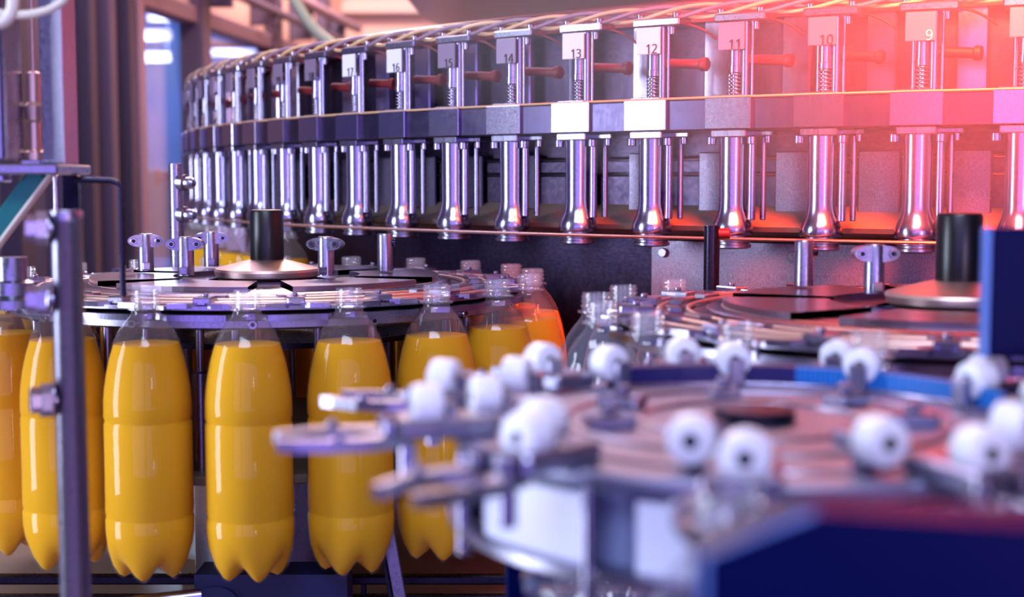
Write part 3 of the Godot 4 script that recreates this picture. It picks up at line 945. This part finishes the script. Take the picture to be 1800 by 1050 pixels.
# ---------------------------------------------------------------- gripper wheel in front
func gripper_wheel() -> void:
	var t := thing("gripper_wheel", W(0.129, 0, 0.75), "out of focus gripper wheel with white rollers and white panelled drum", "gripper wheel")
	obj(B.new().lathe([Vector2(0.0, -0.134), Vector2(0.160, -0.134), Vector2(0.162, -0.132), Vector2(0.162, -0.129), Vector2(0.160, -0.127), Vector2(0.0, -0.127)], 80), "plate", M.plate_steel, t)
	obj(B.new().lathe([Vector2(0.139, -0.127), Vector2(0.139, -0.1155), Vector2(0.142, -0.1145), Vector2(0.146, -0.1145), Vector2(0.146, -0.127)], 96, Transform3D(), PI - 1.45, PI + 0.0, 30), "ring", M.navy_ring, t)
	obj(B.new().lathe([Vector2(0.139, -0.127), Vector2(0.139, -0.1155), Vector2(0.142, -0.1145), Vector2(0.146, -0.1145), Vector2(0.146, -0.127)], 96, Transform3D(), PI, PI + 0.5, 30), "ring", M.navy_ring, t)
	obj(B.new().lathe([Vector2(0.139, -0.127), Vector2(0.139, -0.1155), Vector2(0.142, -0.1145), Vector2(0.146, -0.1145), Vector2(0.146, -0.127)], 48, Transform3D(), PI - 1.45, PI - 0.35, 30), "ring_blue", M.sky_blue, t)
	obj(B.new().torus(0.137, -0.1265, 0.0016, 90, 6), "bead", M.bright_steel, t)
	obj(B.new().torus(0.10, -0.1268, 0.002, 72, 6), "bead", M.steel, t)
	obj(B.new().torus(0.06, -0.1268, 0.002, 60, 6), "bead", M.steel, t)
	obj(B.new().cyl(0.022, -0.127, -0.120, 30), "hub", M.dark_steel, t)
	# drum: panels between posts
	obj(B.new().lathe([Vector2(0.0, -0.180), Vector2(0.150, -0.180), Vector2(0.150, -0.134)], 72), "drum_core", M.panel_grey, t)
	obj(B.new().lathe([Vector2(0.150, -0.178), Vector2(0.161, -0.178), Vector2(0.164, -0.176), Vector2(0.164, -0.172), Vector2(0.161, -0.1705), Vector2(0.150, -0.1705)], 96), "drum_rim", M.steel, t)
	for i in 10:
		var a := TAU * i / 10 - 1.12
		obj(B.new().lathe([Vector2(0.150, -0.1705), Vector2(0.158, -0.1705), Vector2(0.158, -0.139), Vector2(0.150, -0.139)], 14, Transform3D(), a, a + TAU / 10 * 0.72), "panel", M.panel_white, t)
		var a2 := a + TAU / 10 * 0.78
		obj(B.new().cyl(0.0035, -0.186, -0.134, 10, Transform3D(Basis(), Vector3(sin(a2), 0, cos(a2)) * 0.161)), "panel_post", M.bright_steel, t)
	obj(B.new().cyl(0.05, -0.50, -0.180, 30), "column", M.navy, t)
	# fittings on the plate
	for i in 7:
		var a := TAU * i / 7 + 0.5
		var o := Vector3(sin(a), 0, cos(a)) * 0.082
		var q := obj(B.new().box(Vector3(0.016, 0.007, 0.026), Vector3.ZERO, 0.0015), "fitting", M.bright_steel, t, o + Vector3.UP * -0.1235)
		q.rotation.y = a
		obj(B.new().cyl(0.0045, 0.0035, 0.009, 12), "screw", M.bright_steel, q)
	# grippers
	var n := 11
	for i in n:
		var a := deg_to_rad(-180.0 + 37.0) - TAU * i / n
		var g := Node3D.new()
		g.name = "gripper"
		t.add_child(g, true)
		g.rotation.y = a
		g.position.y = -0.128
		obj(B.new().box(Vector3(0.030, 0.010, 0.050), Vector3(0.004, 0.006, 0.168), 0.002), "body", M.steel, g)
		for s in [-1.0, 1.0]:
			var jaw := PackedVector2Array([Vector2(0.004 * s, 0.185), Vector2(0.014 * s, 0.186), Vector2(0.021 * s, 0.205), Vector2(0.0215 * s, 0.225), Vector2(0.017 * s, 0.243), Vector2(0.013 * s, 0.252), Vector2(0.009 * s, 0.250), Vector2(0.0135 * s, 0.236), Vector2(0.0150 * s, 0.225), Vector2(0.013 * s, 0.213), Vector2(0.006 * s, 0.203)])
			obj(B.new().slab(jaw, -0.003, 0.003), "jaw", M.steel, g)
			obj(B.new().cyl(0.0040, 0.003, 0.010, 12, Transform3D(Basis(), Vector3(0.010 * s, 0, 0.196))), "pin", M.bright_steel, g)
			obj(B.new().cyl(0.0030, 0.003, 0.007, 10, Transform3D(Basis(), Vector3(0.0185 * s, 0, 0.222))), "pin", M.bright_steel, g)
		obj(B.new().cyl(0.0045, -0.024, -0.003, 12, Transform3D(Basis(), Vector3(0.0, 0, 0.186))), "stud", M.bright_steel, g)
		for e in [[0.004, 0.177, 0.016], [-0.021, 0.142, 0.016]]:
			var x := along(Vector3(0, 0, 1), Vector3(e[0], e[2], e[1] - 0.008))
			obj(B.new().lathe([Vector2(0.0036, 0.0), Vector2(0.0082, 0.0), Vector2(0.0104, 0.0012), Vector2(0.0112, 0.004), Vector2(0.0112, 0.012), Vector2(0.0104, 0.0148), Vector2(0.0082, 0.016), Vector2(0.0036, 0.016)], 28, x), "roller", M.white_plastic, g)
			obj(B.new().cyl(0.0036, 0.001, 0.0150, 14, x), "roller_bolt", M.dark_steel, g)
			obj(B.new().box(Vector3(0.010, 0.016, 0.006), Vector3(e[0], e[2] - 0.006, e[1] - 0.012), 0.001), "roller_mount", M.steel, g)


# ---------------------------------------------------------------- capping unit at upper left
func capper() -> void:
	var t := thing("capping_unit", W(-0.40, 0, 1.25), "steel capping unit with column and plate at upper left", "machine")
	obj(B.new().box(Vector3(0.20, 0.0085, 0.095), Vector3(-0.074, 0.0105, 0.0275), 0.0015), "plate", M.steel, t)
	obj(B.new().box(Vector3(0.022, 0.32, 0.022), Vector3(0.0115, 0.175, 0.02), 0.001, Basis(Vector3.UP, 1.28)), "column", M.satin_steel, t)
	obj(B.new().box(Vector3(0.016, 0.004, 0.03), Vector3(-0.006, 0.0165, 0.03), 0.0008), "column_foot", M.steel, t)
	obj(B.new().box(Vector3(0.12, 0.32, 0.05), Vector3(-0.088, 0.178, 0.02), 0.002), "housing", M.steel, t)
	obj(B.new().box(Vector3(0.006, 0.32, 0.01), Vector3(-0.0075, 0.175, -0.02), 0.001), "strip", M.cone_steel, t)
	obj(B.new().lathe([Vector2(0, 0.015), Vector2(0.011, 0.015), Vector2(0.011, 0.026), Vector2(0.006, 0.028), Vector2(0.006, 0.052), Vector2(0.0085, 0.054), Vector2(0.0105, 0.066), Vector2(0.007, 0.070), Vector2(0.007, 0.095), Vector2(0.002, 0.097), Vector2(0.0015, 0.20)], 18, Transform3D(Basis(), Vector3(-0.020, 0, -0.01))), "plunger", M.cone_steel, t)
	obj(B.new().box(Vector3(0.020, 0.006, 0.02), Vector3(-0.034, 0.003, 0.05), 0.001), "nut_plate", M.bright_steel, t)
	# bent rod on the right of the plate
	obj(B.new().tube([Vector3(0.020, 0.002, 0.01), Vector3(0.052, 0.001, 0.01), Vector3(0.057, -0.001, 0.01), Vector3(0.0595, -0.006, 0.01), Vector3(0.060, -0.10, 0.01)], 0.0027, 10), "bent_rod", M.dark_steel, t)
	obj(B.new().cyl(0.0024, -0.112, 0.006, 10, Transform3D(Basis(), Vector3(-0.006, 0, -0.02))), "thin_rod", M.bright_steel, t)
	obj(B.new().box(Vector3(0.014, 0.118, 0.012), Vector3(0.005, -0.053, -0.03), 0.001), "dark_bar", M.dark_steel, t)
	# green strut
	obj(B.new().box(Vector3(0.016, 0.098, 0.010), Vector3(-0.028, -0.030, 0.045), 0.002, Basis(Vector3.BACK, -0.66)), "strut", M.teal, t)
	obj(B.new().box(Vector3(0.003, 0.104, 0.012), Vector3(-0.0192, -0.034, 0.047), 0.001, Basis(Vector3.BACK, -0.66)), "strut_edge", M.hose_cream, t)
	obj(B.new().lathe([Vector2(0.0, 0.0), Vector2(0.012, 0.0), Vector2(0.015, 0.004), Vector2(0.015, 0.018), Vector2(0.010, 0.022), Vector2(0, 0.023)], 20, Transform3D(Basis(Vector3.BACK, -0.3), Vector3(-0.056, -0.074, 0.045))), "clamp", M.mint, t)
	obj(B.new().lathe([Vector2(0.0, -0.110), Vector2(0.026, -0.110), Vector2(0.026, -0.103), Vector2(0.018, -0.099), Vector2(0.018, -0.088), Vector2(0.013, -0.086), Vector2(0.013, -0.066), Vector2(0, -0.066)], 24, Transform3D(Basis(), Vector3(-0.040, 0, 0.0))), "chuck", M.steel, t)
	# hoses
	var h1 := thing("air_hose", W(-0.36, 0.18, 1.10), "cream air hose looping down at the top left corner", "hose")
	var pts := []
	for e in [[150, -40], [128, 0], [105, 18], [75, 28], [40, 31], [5, 27], [-30, 20]]:
		pts.append(W((e[0] - 900) / 2500.0 * 1.10, (320 - e[1]) / 2500.0 * 1.10, 1.10) - h1.position)
	obj(B.new().tube(smooth(pts), 0.0032, 12), "hose", M.hose_cream, h1)
	var h2 := thing("air_hose", W(-0.37, 0.17, 1.05), "white air hose with a tight bend at the left edge", "hose")
	pts = []
	for e in [[33, -30], [35, 0], [33, 22], [26, 36], [12, 45], [-20, 47]]:
		pts.append(W((e[0] - 900) / 2500.0 * 1.05, (320 - e[1]) / 2500.0 * 1.05, 1.05) - h2.position)
	obj(B.new().tube(smooth(pts), 0.0044, 12), "hose", M.hose_cream, h2)
	var h3 := thing("air_hose", W(-0.6, 0.5, 4.2), "pale green hose hanging before the beige wall", "hose")
	pts = []
	for e in [[508, -40], [520, 0], [538, 32], [558, 58], [585, 80], [620, 100]]:
		pts.append(W((e[0] - 900) / 2500.0 * 4.2, (320 - e[1]) / 2500.0 * 4.2, 4.2) - h3.position)
	obj(B.new().tube(smooth(pts), 0.016, 12), "hose", M.hose_green, h3)

func smooth(pts: Array) -> Array:
	var out := []
	for i in pts.size() - 1:
		var p0: Vector3 = pts[maxi(i - 1, 0)]
		var p3: Vector3 = pts[mini(i + 2, pts.size() - 1)]
		for k in 6:
			out.append(Vector3(pts[i]).cubic_interpolate(pts[i + 1], p0, p3, k / 6.0))
	out.append(pts[-1])
	return out


# ---------------------------------------------------------------- near rod with bolts, post behind the star wheel
func left_rod() -> void:
	var t := thing("guard_rod", W(-0.313, -0.62, 1.0), "upright steel rod with three hexagon bolts, close at left", "rod")
	obj(B.new().lathe([Vector2(0, 0), Vector2(0.0108, 0), Vector2(0.0108, 0.590), Vector2(0.0114, 0.591), Vector2(0.0114, 0.5985), Vector2(0.0108, 0.600), Vector2(0, 0.600)], 28), "rod", M.steel, t)
	for e in [[0.587, 0.0], [0.537, -0.15], [0.466, 0.12]]:
		var ax := Vector3(-1, 0.05, 0.35 + e[1])
		var g := Node3D.new()
		g.name = "bolt"
		t.add_child(g, true)
		g.transform = along(ax, Vector3(0, e[0], 0))
		obj(B.new().cyl(0.0052, 0.006, 0.020, 14), "shank", M.bright_steel, g)
		obj(B.new().slab(hexagon(0.0118), 0.0135, 0.0205), "nut", M.steel, g)
		obj(B.new().cyl(0.0122, 0.0118, 0.0135, 20), "washer", M.bright_steel, g)
		obj(B.new().slab(hexagon(0.0092), 0.0205, 0.0275), "head", M.bright_steel, g)
	obj(B.new().cyl(0.03, -0.02, 0.0, 24), "foot", M.dark_steel, t)
	var p := thing("rail_post", W(-0.452, -0.44, 1.92), "round post with two knobs in front of the carousel's left end", "post")
	obj(B.new().cyl(0.0095, 0.0, 0.465, 20), "rod", M.steel, p)
	for y in [0.44, 0.397]:
		var k := obj(B.new().lathe([Vector2(0, 0), Vector2(0.011, 0.0), Vector2(0.011, 0.010), Vector2(0.008, 0.012), Vector2(0.008, 0.020), Vector2(0.005, 0.024), Vector2(0, 0.025)], 18, along(Vector3(1, -0.1, 0.5), Vector3(0.006, y, 0.004))), "knob", M.steel, p)


# ---------------------------------------------------------------- frame under the wheels
func base_frame() -> void:
	var t := thing("machine_table", W(-0.2, -0.47, 2.0), "dark machine table under the star wheels", "machine table")
	obj(B.new().box(Vector3(2.0, 0.03, 0.9), Vector3(0.1, -0.015, -0.04), 0.004), "top", M.table_paint, t)
	obj(B.new().box(Vector3(2.0, 0.95, 0.8), Vector3(0.1, -0.51, -0.04), 0.004), "skirt", M.tan_frame, t)
	var r := thing("cross_rail", W(-0.25, -0.438, 1.50), "pair of dark steel rails under the juice bottles", "rail")
	obj(B.new().box(Vector3(1.4, 0.010, 0.012), Vector3(0.1, 0.012, 0), 0.002), "rail", M.dark_steel, r)
	obj(B.new().box(Vector3(1.4, 0.006, 0.012), Vector3(0.1, -0.008, 0), 0.002), "rail", M.dark_steel, r)
	for x in [-0.4, 0.09, 0.12, 0.5]:
		obj(B.new().box(Vector3(0.006, 0.06, 0.008), Vector3(x, -0.02, -0.004), 0.001), "stay", M.dark_steel, r)
	var k := thing("polished_bar", W(-0.47, -0.418, 1.34), "polished round bar low at left under the bottles", "bar")
	obj(B.new().tube([Vector3(-0.15, -0.012, 0.02), Vector3(0.16, 0.006, -0.05)], 0.008, 14), "bar", M.bright_steel, k)
	obj(B.new().tube([Vector3(-0.15, -0.040, 0.03), Vector3(0.20, -0.022, -0.02)], 0.008, 14), "bar", M.steel, k)
	# navy casting with a round hole
	var c := CSGCombiner3D.new()
	c.name = numbered("bearing_block")
	add_child(c)
	c.position = W(-0.245, -0.435, 1.44)
	tag(c, "navy blue casting with a round hole below the front bottles", "casting")
	var bx := CSGBox3D.new()
	bx.name = "block"
	bx.size = Vector3(0.155, 0.075, 0.05)
	c.add_child(bx)
	var hl := CSGCylinder3D.new()
	hl.name = "hole"
	hl.radius = 0.015
	hl.height = 0.04
	hl.sides = 28
	hl.operation = CSGShape3D.OPERATION_SUBTRACTION
	hl.rotation.x = PI / 2
	hl.position = Vector3(0.006, 0.0, 0.02)
	c.add_child(hl)
	var boss := CSGCylinder3D.new()
	boss.name = "boss"
	boss.radius = 0.026
	boss.height = 0.056
	boss.sides = 32
	boss.rotation.x = PI / 2
	boss.position = Vector3(-0.055, 0.0, 0.0)
	c.add_child(boss)
	for q in [bx, hl, boss]:
		q.material = M.navy_casting
	# slanting strap right of the bottles, dark upright
	var s := thing("strap", W(-0.125, -0.36, 1.42), "slanting steel strap between two juice bottles", "strap")
	obj(B.new().box(Vector3(0.013, 0.20, 0.004), Vector3(0.0, 0.0, 0), 0.001, Basis(Vector3.BACK, 0.17)), "strap", M.steel, s)
	obj(B.new().box(Vector3(0.004, 0.20, 0.008), Vector3(-0.009, 0.0, 0), 0.001, Basis(Vector3.BACK, 0.17)), "edge", M.dark_steel, s)
	var u := thing("drum_leg", W(0.008, -0.62, 1.05), "dark navy upright behind the white panelled drum", "post")
	obj(B.new().box(Vector3(0.026, 0.36, 0.03), Vector3(0, 0.18, 0), 0.002), "upright", M.navy, u)
	# crumpled clear film below the drum
	var f := B.new()
	var g := []
	for i in 26:
		var row := []
		for j in 18:
			row.append(Vector3(i / 25.0 * 0.11 - 0.055, j / 17.0 * 0.07 - 0.035, 0) + Vector3(rng.randf_range(-1, 1) * 0.0025, rng.randf_range(-1, 1) * 0.0025, rng.randf_range(-1, 1) * 0.007 + 0.012 * sin(i * 0.5) * cos(j * 0.4)))
		g.append(row)
	for i in 25:
		for j in 17:
			for q in [[g[i][j], g[i + 1][j], g[i + 1][j + 1]], [g[i][j], g[i + 1][j + 1], g[i][j + 1]]]:
				var o: Vector3 = (q[1] - q[0]).cross(q[2] - q[0]).normalized()
				f.tri(q[0], q[1], q[2], o, o, o)
	var fm := obj(f, "plastic_film", M.film, null, W(0.062, -0.222, 0.72))
	tag(fm, "crumpled clear plastic film under the white panelled drum", "film")


# ---------------------------------------------------------------- navy covers on the right
func navy_covers() -> void:
	var t := thing("navy_cover", W(0.13, -0.22, 0.40), "dark navy cover with a clipped corner, nearest at lower right", "cover")
	var poly := PackedVector2Array([Vector2(-0.0765, -0.10), Vector2(-0.0765, 0.116), Vector2(-0.046, 0.1285), Vector2(0.02, 0.124), Vector2(0.12, 0.116), Vector2(0.12, -0.10)])
	obj(B.new().slab(poly, -0.012, 0.012, Transform3D(Basis(Vector3.RIGHT, -PI / 2), Vector3.ZERO)), "cover", M.navy, t)
	obj(B.new().tube([Vector3(-0.0765, -0.10, 0.012), Vector3(-0.0765, 0.116, 0.012), Vector3(-0.046, 0.1285, 0.012)], 0.0009, 8), "edge_highlight", M.pale_blue, t)  # pale tube paints the lit highlight along the cover's edge
	var p := thing("machine_guard", W(0.310, -0.062, 0.80), "upright navy panel with pale blue edge at the right border", "panel")
	obj(B.new().box(Vector3(0.085, 0.073, 0.012), Vector3(0.0, 0.0, 0), 0.002), "face", M.navy, p)
	obj(B.new().box(Vector3(0.0025, 0.073, 0.0125), Vector3(-0.043, 0.0, 0), 0.001), "edge", M.pale_blue, p)
	obj(B.new().box(Vector3(0.02, 0.40, 0.02), Vector3(0.075, -0.18, 0), 0.002), "stand", M.navy, p)
	obj(B.new().box(Vector3(0.08, 0.02, 0.02), Vector3(0.07, 0.0, 0), 0.002), "arm", M.navy, p)
